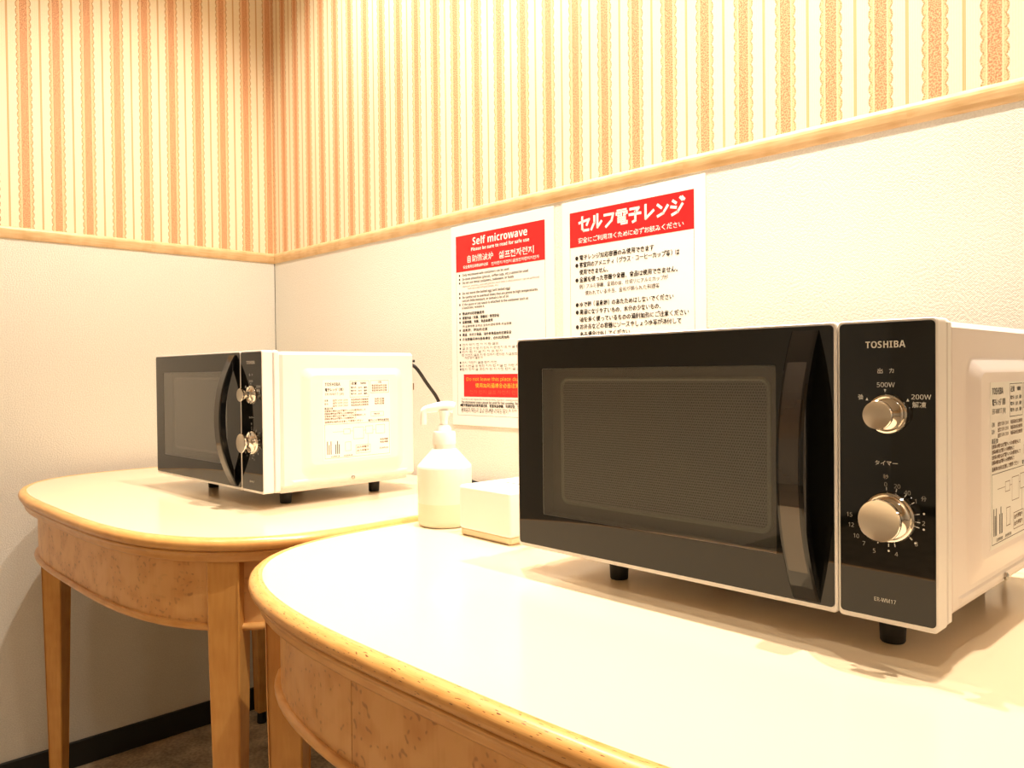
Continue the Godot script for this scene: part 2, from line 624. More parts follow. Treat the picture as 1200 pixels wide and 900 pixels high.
func build_table(at: Vector3, top: float, z0: float, b: float, zb: float, look: String, label: String, n: float) -> void:
	var a := 0.500
	var t := thing("console_table", label, "table", at, 0.0, "bow-front tables along the wall")
	# laminate top
	var st := begin()
	var o := bow(a, b, z0, zb, n, 0.0005)
	var c := Vector3(0, top, (z0 + zb) * 0.5)
	for i in o.size():
		var k := (i + 1) % o.size()
		tri(st, c, Vector3(o[i].x, top, o[i].y), Vector3(o[k].x, top, o[k].y))
		quad(st, Vector3(o[k].x, top, o[k].y), Vector3(o[i].x, top, o[i].y), Vector3(o[i].x, top - 0.014, o[i].y), Vector3(o[k].x, top - 0.014, o[k].y))
		tri(st, c - Vector3.UP * 0.014, Vector3(o[k].x, top - 0.014, o[k].y), Vector3(o[i].x, top - 0.014, o[i].y))
	part("table_top", st, M.laminate, t, "glossy cream laminate top")
	# rounded wooden rim
	st = begin()
	var prof := [Vector2(0.0, -0.018), Vector2(0.0, 0.0004), Vector2(0.005, 0.0006), Vector2(0.0095, -0.0012), Vector2(0.0128, -0.0045), Vector2(0.0140, -0.0090), Vector2(0.0128, -0.0135), Vector2(0.0095, -0.0165), Vector2(0.006, -0.018)]
	for k in prof.size(): prof[k].y += top
	band(st, prof, a, b, z0, zb, n, 0, -1, true)
	part("edge_band", st, M.worn_edge_wood if look == "worn" else M.edge_wood, t)
	# cove moulding under the rim
	st = begin()
	prof = [Vector2(-0.022, -0.033), Vector2(-0.022, -0.018), Vector2(0.0090, -0.018), Vector2(0.0084, -0.0210), Vector2(0.0068, -0.0220), Vector2(0.0052, -0.0245), Vector2(0.0044, -0.0275), Vector2(0.0042, -0.0310), Vector2(0.0034, -0.033)]
	for k in prof.size(): prof[k].y += top
	band(st, prof, a, b, z0, zb, n)
	part("cove_moulding", st, M.edge_wood, t)
	# apron boards: the joint stands left of the middle
	var cnt := bow(a, b, z0, zb, n, 0.0).size()
	var hi := top - 0.033
	var lo := top - 0.128
	var line := bow(a, b, z0, zb, n, -0.017)
	var cut := 0
	for i in cnt:
		if line[i].x < -0.13: cut = i
	# first board and second board with a groove between
	for piece in [[0, cut], [cut + 1, cnt - 1]]:
		st = begin()
		prof = [Vector2(-0.034, lo), Vector2(-0.034, hi), Vector2(-0.017, hi), Vector2(-0.017, lo)]
		band_flat(st, prof, a, b, z0, zb, n, piece[0], piece[1], cut, 0.0012)
		part("apron_board", st, M.apron_wood, t)
	st = begin()
	prof = [Vector2(-0.034, lo), Vector2(-0.034, hi), Vector2(-0.023, hi), Vector2(-0.023, lo)]
	band_flat(st, prof, a, b, z0, zb, n, cut, cut + 1, -1, 0.0)
	part("apron_joint", st, M.groove, t)
	# bead along the lower edge of the apron
	st = begin()
	prof = [Vector2(-0.033, -0.001)]
	for i in 7:
		var g := PI / 2 - PI * i / 6.0
		prof.append(Vector2(-0.0155 + 0.0052 * cos(g), -0.0062 + 0.0052 * sin(g)))
	prof.append(Vector2(-0.033, -0.0114))
	for k in prof.size(): prof[k].y += lo + 0.0055
	band(st, prof, a, b, z0, zb, n)
	part("bead", st, M.edge_wood, t)
	# back rail of the frame
	st = begin()
	box(st, Vector3(-a + 0.03, lo + 0.01, zb + 0.002), Vector3(a - 0.03, hi + 0.02, zb + 0.020), 0.001)
	part("back_rail", st, M.apron_wood, t)
	# legs: square, tapered, set across the corners
	var face := bow(a, b, z0, zb, n, 0.002, 400)
	var best := 0
	for i in range(2, face.size() - 3):
		var d := (face[i + 1] - face[i]).normalized()
		if face[i].x > 0 and absf(d.angle() + PI / 4) < absf((face[best + 1] - face[best]).normalized().angle() + PI / 4): best = i
	var fc := face[best]
	for sx in [-1, 1]:
		var dir := Vector3(0.70710678 * sx, 0, 0.70710678)
		leg(t, Vector3(fc.x * sx, 0, fc.y) - dir * 0.0225, dir, top - 0.0328)
	for sx in [-1, 1]:
		leg(t, Vector3(0.455 * sx, 0, zb + 0.085), Vector3(sx, 0, 0), top - 0.0328)


func band_flat(st: SurfaceTool, prof: Array, a: float, b: float, z0: float, zb: float, n: float, i0: int, i1: int, cut: int, gap: float) -> void:
	var lines := []
	for p in prof: lines.append(bow(a, b, z0, zb, n, p.x))
	var rings := []
	for i in range(i0, i1 + 1):
		var ring := PackedVector3Array()
		for k in prof.size():
			var q: Vector2 = lines[k][i]
			# close the wide sample step at the joint down to a hairline
			if cut >= 0 and i == cut + 1: q = lines[k][cut] + (q - lines[k][cut]).normalized() * gap
			ring.append(Vector3(q.x, prof[k].y, q.y))
		rings.append(ring)
	if rings.size() > 1: loft(st, rings, true, -1, true, true)


func leg(t: Node3D, c: Vector3, dir: Vector3, top: float) -> void:
	var side := dir.cross(Vector3.UP)
	var st := begin()
	var rings := []
	for lv in [[0.030, 0.0135], [top - 0.125, 0.0218], [top, 0.0225]]:
		var h: float = lv[1]
		var ch := 0.0018
		var ring := PackedVector3Array()
		for q in [[1, -1, 0], [1, -1, 1], [1, 1, 1], [1, 1, 0], [-1, 1, 0], [-1, 1, 1], [-1, -1, 1], [-1, -1, 0]]:
			# the taper is cut mostly from the inside
			var du: float = q[0] * (h - (ch if q[2] == (1 if q[0] * q[1] < 0 else 0) else 0.0))
			var dv: float = q[1] * (h - (ch if q[2] == (0 if q[0] * q[1] < 0 else 1) else 0.0))
			ring.append(c + dir * (du + (0.0225 - h) * 0.25) + side * dv + Vector3.UP * lv[0])
		rings.append(ring)
	var inv := []
	for r in rings:
		var rr: PackedVector3Array = r.duplicate()
		rr.reverse()
		inv.append(rr)
	loft(st, inv, true, -1, true, true)
	var o := part("leg", st, M.leg_wood, t)
	st = begin()
	lathe(st, [Vector2(0.0, 0.0), Vector2(0.0115, 0.0), Vector2(0.0125, 0.002), Vector2(0.0105, 0.030), Vector2(0.0, 0.030)], c + dir * 0.002, Vector3.UP, 20)
	part("glide", st, M.black_rubber, o, "black plastic foot")


# ====================================================================== lettering

const GLYPHS := {
	"セ": "16e4b9 515c7ede", "ル": "52581e 919de8", "フ": "23d3b94e", "レ": "414dd7", "ン": "2366 2d8bd5", "ジ": "3264 1768 2e8cd6 b0d2 d0f2",
	"ア": "13d398 766b2e", "メ": "b2892e 35cc", "ニ": "34c4 1cec", "テ": "32c2 16e6 868b4e", "ィ": "c5894b 989e", "グ": "6127 54c4aa3e c0d2 e0f2",
	"ラ": "32b2 15d5ba4e", "ス": "22c2891e 88de", "・": "6787", "コ": "23c3cd 2dcd", "ー": "17e7", "ヒ": "313c5ede d438", "カ": "14d4cd9c 71682e",
	"ッ": "3649 7588 c5ba5e", "プ": "23c3b94e d0f0f2d2d0", "ミ": "32c4 36b8 2ade", "ソ": "2347 d2aa4e", "タ": "6127 54c4aa3e 57ab", "マ": "13d379 479d", "イ": "c1771a 868e",
	"に": "222d 64d4 697ddd", "ご": "33b3 393c5ddd c0d2 e0f2", "く": "b137be", "た": "14a4 612e 87d7 8a8dee", "め": "337c b27a3d1a56a5e8dc9e",
	"ず": "13e3 818a6b5967898b5f c0d2 e0f2", "お": "14a4 515d2d2a97d9cd8e b2e5", "み": "32925b2d1b49ec c6bb8e", "だ": "14a4 612e 87d7 8a8dee b0c2 d0e2",
	"さ": "25d4 71b9 4a4d7ece", "い": "233b5d6a c4e9", "の": "836a3d1a3583d6da8e", "で": "13d3766a8dce b6c8 d5e7", "き": "24c3 26d6 61b9 4a4d7ece",
	"ま": "24d4 28d8 818c5e3c6bde", "す": "13e3 818a6b5967898b5f", "は": "222d 64e4 b2bd8e6c8bed", "せ": "16e5 b2ba8a 424c6ede", "ん": "711e587a7daee9",
	"を": "13c3 612966898c e65b5d8ede", "っ": "3896d8db8e", "や": "1684d5d899 8194 428e", "が": "14949c6d 511d c4e9 b0c2 d0e2", "わ": "414e 14641c 4995d7db8e",
	"れ": "414e 14641c 4995a7acceec", "て": "13d3766a8dce", "る": "32b22a77c8db9e5e5c8b9d", "ら": "5183 443987d9cc6e", "ゆ": "232c 2955a4d7ca9b79 919a6e",
	"あ": "24c3 616c b57b3e1b57b7eacd8e", "し": "414c6eaedb", "な": "1494 6129 b3e5 969c6e4c7bde", "も": "24b4 28b8 615c8ecdd9", "り": "4248 b1b86e",
	"ょ": "868d5e4d6cce 88c8", "う": "51a2 3694d7ca6e", "ど": "4156 c43a3d6ede b0c2 d0e2", "。": "2c4c4e2e2c", "、": "2c4e", "（": "c0a4aace", "）": "3055593e",
	"電": "21d1 13e3e5 1315 7177 3454 3656 a4c4 a6c6 383cccc838 3aca 787eeeec", "子": "22c286 858d5e 17e7",
	"安": "7072 1412e2e4 18e8 643bce b88c2e", "全": "7016 70e6 37b7 3aba 1ede 777e", "利": "6112 1575 424e 451b 467a a2aa e1eebd", "用": "31391e 31d1ddbe 35d5 39d9 818d",
	"頂": "1272 424c2d 82e2 b294 949bebe494 96e6 99e9 ab8e cbee", "必": "6193 c2791d 454c7ececa 2618 d5e9", "読": "2151 0464 1656 1858 1a1e6e6a1a 82e2 b1b4 94d4 7877e7e8 a9ab7e c9cdeeec",
	"対": "4143 1474 641e 267d 84e4 c1cdae 98ab", "応": "8082 22e2 22291e 573b 666c8ececb 8598 d6eb", "容": "7072 1412e2e4 5436 a4d6 751a 75ea 4a4ebeba4a",
	"器": "2125656121 9195d5d191 17e7 751a 77ea a5b6 2a2e6e6a2a 9a9ededa9a", "使": "4007 353e 62e2 6468d8d464 a0a98c5e 69ee", "客": "7072 1412e2e4 6328 54b42a 56ea 4a4ebeba4a",
	"室": "7072 1412e2e4 35c5 6538b8 96c9 787e 3bcb 1eee", "内": "222e 22d2ddbe 70764b 76bb", "等": "4014 2272 a082 92e2 36c6 7479 19e9 2bdb a9ae7e 5c6d",
	"金": "7015 70e5 46a6 29c9 767e 1ede 4b5d b9ad", "属": "21d1d4 24d4 21291e 56c6 585bcbc858 868e 4e4cdcde", "食": "7015 70e5 454abab545 48b8 4a4e7c 8ade",
	"品": "4145b5b141 181e6e6818 989edee898", "例": "3007 242e 51a1 7159 6494894e 5779 b3ba e1eecd", "縁": "401444 622868 484e 2a1d 6a7d 91d1 83e3 75e5 b579 97cabe9e d6bb c8ee",
	"皿": "242d 24d4 d4dd 646d 949d 1ded", "仕": "4008 353e 65e5 a1ad 7ddd", "切": "1674 414c79 82e2ddbc b2a86e", "弁": "6134b4 a1c5 18e8 585b2e a8ae",
	"当": "7075 3154 c1a4 27d7de 2ada 2ede", "粉": "1676 414e 2143 6153 461b 467a a176 c1e6 88d8cebd a87e", "飾": "4015 4075 25656a2a25 2767 2a2e5c 4b7e a083 92e2 868c 86e6ecdc b3be",
	"料": "1676 414e 2143 6153 461b 467a 81a3 86a8 7bea d1de", "理": "1262 1767 1d6c 323d 8187e7e181 84e4 b1bd 8aea 7eee", "卵": "61222b69 636a2e 4556 92e2eadb 929e b5c7",
	"温": "1132 0627 1d49 6167d7d161 64d4 696d 69d9 d9dd 898d b9bd 4ede", "泉": "7062 3237c7c232 35c5 787e 29691e c89a 89de", "高": "7072 12e2 4346b6b343 2e28d8debe 5a5cacaa5a",
	"水": "717d5e 14641d d387 86ed", "分": "6117 91e7 37b7bd9e 673e", "少": "7179 4327 b3e7 d88d2e", "油": "1132 0627 1d49 646eeee464 69e9 a1ae",
	"多": "7025 62c28628 5577 963b 88e8ac2e 699b", "過": "1132 16464b1e 4b7eee 7165 71d1d5 93b3 5c56e6ecdc 797bcbc979", "剰": "7022 1484 424e 1878 2629 6669 4a1d 4a7d b2ba e1eecd",
	"加": "14747d5c 41471e 949dede494", "熱": "2262 4047 1676 1979 91957a 83c3cae9 1c0e 5c6e 9cae ccee", "注": "1132 0627 1d49 90b2 64e4 68d8 5eee a4ae",
	"意": "7072 22d2 4254 a294 15e5 464abab646 48b8 3b1e 5b5d7eaeac 7b8c cbed", "添": "1132 0627 1d49 62d2 55e5 a2965a 96e9 a8ae 7a5d caec", "付": "4008 353e 65e5 c1cdae 789a",
	"場": "1575 414c 1c7a 8185d5d181 83d3 67e7 886b 88e8ddbe b97e", "合": "7016 70e6 56a6 494ebeb949", "外": "4117 34745a1e 2759 a1ae a6ea",
	"自": "7052 323ebeb232 36b6 3aba", "助": "2161 212d 616b 2565 2969 1d7b 84e4edce b1b67e", "微": "3003 4307 252e 515494 9194 7074 5696 585c4e 58888d b095 a3e3 d3c99e a5ee",
	"波": "1132 0627 1d49 64e4d6 646a4e a0a8 68d86e 79ee", "炉": "1427 6457 41481e 486d a0b2 84e4e8 88e8 848a6e", "出": "717e 2327d7d3 191eeee9", "力": "14d4cd9c 71682e",
	"強": "216165 6525 252969 696e3e b084d4 c2e5 767aeae676 b5bd 7ded cbee", "解": "3015 327254 242b1e 24747e5e 2777 2a7a 444d 91e1d6 b197 9789 99e9 8cec b7be",
	"凍": "1133 1d39 52e2 a0ae 6469d9d464 66d6 995e b9ee", "秒": "6112 1575 424e 451b 467a b1b8 9487 d4e7 e8bc7e",
	"셀": "4116 4176 a0a7 83a3 d0d7 29d9db 2bdb 2b2ede", "프": "22d2 5258 a2a8 28d8 1ded", "전": "1272 4317 4377 84c4 c0ca 3a3ede", "자": "1282 521b 528b b0be b6e6",
	"렌": "116164 6414 141868 84a4 a0a9 d0d9 3a3ede", "지": "1282 521b 528b d0de",
}


func latin_mesh(s: String, bold: bool) -> Array:
	# triangles of a run of Latin letters, one em high, base line at y = 0; [points, advance]
	var key := s + ("*" if bold else "")
	if latin.has(key): return latin[key]
	var f := SystemFont.new()
	f.font_names = PackedStringArray(["Droid Sans"])
	f.font_weight = 700 if bold else 400
	var get_points := func(text: String) -> PackedVector3Array:
		var tm := TextMesh.new()
		tm.font = f
		tm.font_size = 64
		tm.pixel_size = 1.0 / 64.0
		tm.depth = 0.0
		tm.curve_step = 4.0
		tm.horizontal_alignment = HORIZONTAL_ALIGNMENT_LEFT
		tm.text = text
		var ar := tm.get_mesh_arrays()
		var out := PackedVector3Array()
		if ar.size() == 0 or ar[0] == null: return out
		var vs: PackedVector3Array = ar[Mesh.ARRAY_VERTEX]
		var ns: PackedVector3Array = ar[Mesh.ARRAY_NORMAL]
		if ar[Mesh.ARRAY_INDEX] != null:
			var ix: PackedInt32Array = ar[Mesh.ARRAY_INDEX]
			for i in range(0, ix.size(), 3):
				if ns[ix[i]].z > 0.5: for k in 3: out.append(vs[ix[i + k]])
		else:
			for i in range(0, vs.size(), 3):
				if ns[i].z > 0.5: for k in 3: out.append(vs[i + k])
		return out
	if not latin.has("base" + str(bold)):
		var lowest := 9.0
		for p in get_points.call("H"): lowest = minf(lowest, p.y)
		latin["base" + str(bold)] = lowest
	var base: float = latin["base" + str(bold)]
	var pts: PackedVector3Array = get_points.call(s)
	for i in pts.size(): pts[i].y -= base
	var w := f.get_string_size(s, HORIZONTAL_ALIGNMENT_LEFT, -1, 64).x / 64.0
	latin[key] = [pts, w]
	return latin[key]


func runs(s: String) -> Array:
	var out := []
	var cur := ""
	for ch in s:
		if GLYPHS.has(ch) or ch == "　":
			if cur != "": out.append(cur)
			cur = ""
			out.append(ch)
		else:
			cur += ch
	if cur != "": out.append(cur)
	return out


func text(st: SurfaceTool, s: String, fr: Array, x: float, y: float, size: float, weight: float, bold := false, fit := 0.0) -> float:
	# writes s with its left end at x and its middle line at y; fr = [origin, right, up, normal offset]; fit: width to fill; returns the width
	var total := 0.0
	var rs := runs(s)
	for r in rs: total += size if GLYPHS.has(r) or r == "　" else latin_mesh(r, bold)[1] * size
	var k := fit / total if fit > 0.0 else 1.0
	var o: Vector3 = fr[0]
	var R: Vector3 = fr[1]
	var U: Vector3 = fr[2]
	var cur := x
	st.set_smooth_group(-1)
	for r in rs:
		if r == "　":
			cur += size * k
		elif GLYPHS.has(r):
			var polys := String(GLYPHS[r]).split(" ")
			var wt := weight * ((0.66 if polys.size() > 9 else (0.80 if polys.size() > 6 else 1.0)) if size > 0.012 else (0.85 if polys.size() > 9 else 1.0))
			for poly in polys:
				var pts := []
				for i in poly.length() / 2:
					pts.append(Vector2(cur + (poly.substr(i * 2, 1).hex_to_int() + 0.5) / 16.0 * size * k, y + (7.5 - poly.substr(i * 2 + 1, 1).hex_to_int()) / 16.0 * size))
				for i in pts.size() - 1:
					var d: Vector2 = (pts[i + 1] - pts[i]).normalized() * size * wt * 0.5
					var nn := Vector2(-d.y, d.x)
					var q := [pts[i] - d * 0.8 - nn, pts[i + 1] + d * 0.8 - nn, pts[i + 1] + d * 0.8 + nn, pts[i] - d * 0.8 + nn]
					quad(st, o + R * q[0].x + U * q[0].y, o + R * q[1].x + U * q[1].y, o + R * q[2].x + U * q[2].y, o + R * q[3].x + U * q[3].y)
			cur += size * k
		else:
			var lm := latin_mesh(r, bold)
			for p in lm[0]: st.add_vertex(o + R * (cur + p.x * size * k) + U * (y + (p.y - 0.36) * size))
			cur += lm[1] * size * k
	return total * k


func bar(st: SurfaceTool, fr: Array, x0: float, y0: float, x1: float, y1: float) -> void:
	st.set_smooth_group(-1)
	var o: Vector3 = fr[0]
	quad(st, o + fr[1] * x0 + fr[2] * y0, o + fr[1] * x1 + fr[2] * y0, o + fr[1] * x1 + fr[2] * y1, o + fr[1] * x0 + fr[2] * y1)


func frame_line(st: SurfaceTool, fr: Array, x0: float, y0: float, x1: float, y1: float, w: float) -> void:
	bar(st, fr, x0, y0, x1, y0 + w)
	bar(st, fr, x0, y1 - w, x1, y1)
	bar(st, fr, x0, y0, x0 + w, y1)
	bar(st, fr, x1 - w, y0, x1, y1)


func disc(st: SurfaceTool, fr: Array, x: float, y: float, r: float) -> void:
	st.set_smooth_group(-1)
	var o: Vector3 = fr[0] + fr[1] * x + fr[2] * y
	for i in 14:
		tri(st, o, o + (fr[1] * cos(TAU * i / 14) + fr[2] * sin(TAU * i / 14)) * r, o + (fr[1] * cos(TAU * (i + 1) / 14) + fr[2] * sin(TAU * (i + 1) / 14)) * r)


# ====================================================================== posters

func poster(x0: float, x1: float, y0: float, y1: float, label: String) -> Array:
	var t := thing("poster", label, "poster", Vector3((x0 + x1) / 2, y0, 0.0), 0.0, "notices on the wall below the rail")
	var st := begin()
	box(st, Vector3(x0 - t.position.x, 0, 0.0001), Vector3(x1 - t.position.x, y1 - y0, 0.0018), 0.0005)
	part("sheet", st, M.poster_paper, t)
	var org := Vector3(-t.position.x, -y0, 0.0020)
	return [t, [org, Vector3.RIGHT, Vector3.UP], [org + Vector3.BACK * 0.0002, Vector3.RIGHT, Vector3.UP]]


func bullet(t: Node3D, fr: Array, x: float, y: float, r: float) -> void:
	var st := begin()
	disc(st, fr, x, y, r)
	part("bullet", st, M.ink_black, t)


func poster_japanese() -> void:
	var p := poster(1.0745, 1.3715, 0.795, 1.2150, "white poster with red heading and large white Japanese title")
	var t: Node3D = p[0]
	var f1: Array = p[1]
	var f2: Array = p[2]
	var st := begin()
	frame_line(st, f1, 1.0935, 0.815, 1.3515, 1.1945, 0.0006)
	part("border_line", st, M.ink_grey, t)
	st = begin()
	bar(st, f1, 1.0935, 1.1325, 1.3515, 1.1945)
	part("heading_panel", st, M.poster_red, t, "red heading panel")
	st = begin()
	text(st, "セルフ電子レンジ", f2, 1.1135, 1.1717, 0.0290, 0.155, true, 0.2210)
	part("title_lettering", st, M.ink_white, t, "large white Japanese title")
	st = begin()
	text(st, "安全にご利用頂くために必ずお読みください", f2, 1.1130, 1.1430, 0.0100, 0.105, true, 0.2200)
	part("subtitle_lettering", st, M.ink_white, t)
	var rows := [[1, 1.1128, 1.1155, 1.2760, "電子レンジ対応容器のみ使用できます"], [1, 1.1000, 1.1155, 1.3245, "客室内のアメニティ（グラス・コーヒーカップ等）は"], [0, 1.0870, 1.1155, 1.1855, "使用できません。"],
		[1, 1.0737, 1.1155, 1.3262, "金属を使った容器や食器、食品は使用できません。"], [2, 1.0615, 1.1150, 1.3025, "例）アルミ容器、金縁の皿、仕切りにアルミカップが"], [2, 1.0497, 1.1280, 1.2860, "使われている弁当、金粉が飾られた料理等"],
		[1, 1.0300, 1.1150, 1.3130, "ゆで卵（温泉卵）のあたためはしないでください"], [1, 1.0168, 1.1150, 1.2935, "高温になりやすいもの、水分の少ないもの、"], [0, 1.0035, 1.1150, 1.3412, "油を多く使っているものの過剰加熱にご注意ください"],
		[1, 0.9908, 1.1150, 1.3275, "お弁当などの容器にソースやしょうゆ等が添付して"], [0, 0.9775, 1.1150, 1.2255, "ある場合は外してください"]]
	for r in rows:
		st = begin()
		text(st, r[4], f2, r[2], r[1], 0.0096 if r[0] != 2 else 0.0082, 0.125 if r[0] != 2 else 0.10, r[0] != 2, r[3] - r[2])
		part("text_line", st, M.ink_black if r[0] != 2 else M.ink_grey, t)
		if r[0] == 1: bullet(t, f2, 1.1095, r[1] - 0.0003, 0.0036)


func poster_multilingual() -> void:
	var p := poster(0.7620, 1.0545, 0.8035, 1.2150, "white poster with red heading Self microwave in several languages")
	var t: Node3D = p[0]
	var f1: Array = p[1]
	var f2: Array = p[2]
	var st := begin()
	frame_line(st, f1, 0.7785, 0.8240, 1.0320, 1.1935, 0.0006)
	part("border_line", st, M.ink_grey, t)
	st = begin()
	bar(st, f1, 0.7785, 1.1195, 1.0320, 1.1935)
	part("heading_panel", st, M.poster_red, t, "red heading panel")
	st = begin()
	bar(st, f1, 0.7990, 0.8625, 1.0120, 0.9085)
	part("warning_panel", st, M.poster_red, t, "red warning panel")
	st = begin()
	text(st, "Self microwave", f2, 0.8300, 1.1780, 0.0205, 0.1, true, 0.1580)
	part("title_lettering", st, M.ink_white, t, "white title reading Self microwave")
	st = begin()
	text(st, "Please be sure to read for safe use", f2, 0.8255, 1.1622, 0.0092, 0.1, true, 0.1665)
	text(st, "自助微波炉", f2, 0.8120, 1.1432, 0.0150, 0.115, true, 0.0805)
	text(st, "셀프전자렌지", f2, 0.9080, 1.1415, 0.0150, 0.115, true, 0.0970)
	text(st, "安全使用自助微波炉必読", f2, 0.8010, 1.1282, 0.0068, 0.11, true, 0.0760)
	text(st, "전자렌지 자전지 셀프전자렌지지전자", f2, 0.8862, 1.1268, 0.0068, 0.11, true, 0.1315)
	part("subtitle_lettering", st, M.ink_white, t)
	var rows := [[1, 1.1122, 0.7980, 0.9365, "Only microwave-safe containers can be used"], [1, 1.1038, 0.7980, 0.9885, "In-room amenities (glasses, coffee cups, etc.) cannot be used"], [1, 1.0962, 0.7980, 0.9492, "Do not use metal containers, tableware, or foods"],
		[2, 1.0890, 0.7980, 1.0172, "(aluminum containers, plates with gold rims, lunch boxes in which aluminum cups are partitioned"], [2, 1.0837, 0.8140, 0.9058, "foods decorated with gold powder, etc.)"],
		[1, 1.0748, 0.7975, 0.9392, "Do not warm the boiled egg (soft boiled egg)"], [1, 1.0665, 0.7975, 1.0138, "Be careful not to overheat items that are prone to high temperatures,"], [0, 1.0595, 0.7965, 0.9358, "contain little moisture, or contain a lot of oil."],
		[1, 1.0518, 0.7962, 0.9878, "If the sauce or soy sauce is attached to the container such as"], [0, 1.0450, 0.7960, 0.8655, "a lunch box, remove it."],
		[3, 1.0328, 0.7970, 0.8640, "微波炉対応容器使用"], [3, 1.0240, 0.7970, 0.9072, "客室内品（食器、容器等）使用安全"], [3, 1.0155, 0.7968, 0.8888, "金属容器、食器、食品等使用"], [2, 1.0068, 0.7966, 0.9418, "例 金属容器 金縁皿 金粉料理等使用 弁当容器"],
		[3, 0.9988, 0.7965, 0.8735, "温泉卵、卵加熱注意"], [3, 0.9895, 0.7963, 0.9415, "高温、水分少食品、油分多食品加熱注意安全"], [3, 0.9802, 0.7962, 0.9355, "弁当容器内添付品等場合、必外利用加熱"],
		[4, 0.9690, 0.7960, 0.9050, "전자 렌지 전 자 지 렌 셀프"], [4, 0.9612, 0.7958, 0.9700, "셀 프 전 자 렌 지 전자 지 렌 전지 프 자 셀 렌전"], [4, 0.9542, 0.7940, 0.9170, "전자 렌 지 셀 지 자 프 렌자"],
		[2, 0.9474, 0.7938, 0.9760, "렌 자전지 셀프 지 렌 전자지 렌지전 자셀프전 지렌"], [2, 0.9420, 0.8026, 0.8586, "자전 렌지 셀프 자"], [4, 0.9324, 0.7936, 0.9000, "전지 자렌지 셀프 렌지 자전"], [4, 0.9252, 0.7935, 0.9900, "자 지전셀 프 렌전 지자 렌 지셀 전 자렌 지프 전자"], [4, 0.9184, 0.7934, 0.9850, "렌지 전자 셀 프전자 렌 지 자전 렌지 셀 프 전지"],
		[2, 0.8575, 0.7905, 1.0100, "The hotel is not responsible for any accidents, injuries or cooking problems that may be caused"], [0, 0.8513, 0.7904, 1.0150, "The microwave oven cannot be used for hot running, liquid or bottled foods"], [3, 0.8447, 0.7903, 1.0150, "電子微波炉加熱使用過注意、客室食品容器、利用安全、外付添加品使用料理"],
		[2, 0.8370, 0.7901, 0.9800, "셀프전자 렌지 전 자 지 렌 셀프 자전지 렌지 프 전자 지셀 렌"], [2, 0.8325, 0.7900, 0.9300, "전자렌지 자전지 셀프 전자 렌 지 자전 렌지"]]
	for r in rows:
		st = begin()
		var big: bool = r[0] == 1 or r[0] == 0
		text(st, r[4], f2, r[2], r[1], 0.0068 if big else (0.0062 if r[0] == 3 else 0.0052), 0.15 if r[0] == 3 else 0.11, big, r[3] - r[2])
		part("text_line", st, M.ink_grey if r[0] == 2 or r[0] == 4 else M.ink_black, t)
		if r[0] == 1 or r[0] == 3 or r[0] == 4: bullet(t, f2, 0.7893, r[1], 0.0023)
	st = begin()
	text(st, "Do not leave this place during use", f2, 0.8065, 0.8985, 0.0098, 0.1, false, 0.1980)
	part("warning_lettering", st, M.ink_yellow, t, "orange warning lettering")
	st = begin()
	text(st, "使用加熱過場合必当注意外出", f2, 0.8345, 0.8855, 0.0095, 0.12, true, 0.1500)
	part("warning_lettering", st, M.ink_yellow, t)
	st = begin()
	text(st, "전자 렌지 셀프 자전지 렌지 전자", f2, 0.8170, 0.8722, 0.0085, 0.09, false, 0.1750)
	part("warning_lettering", st, M.ink_orange, t)


# ====================================================================== microwave

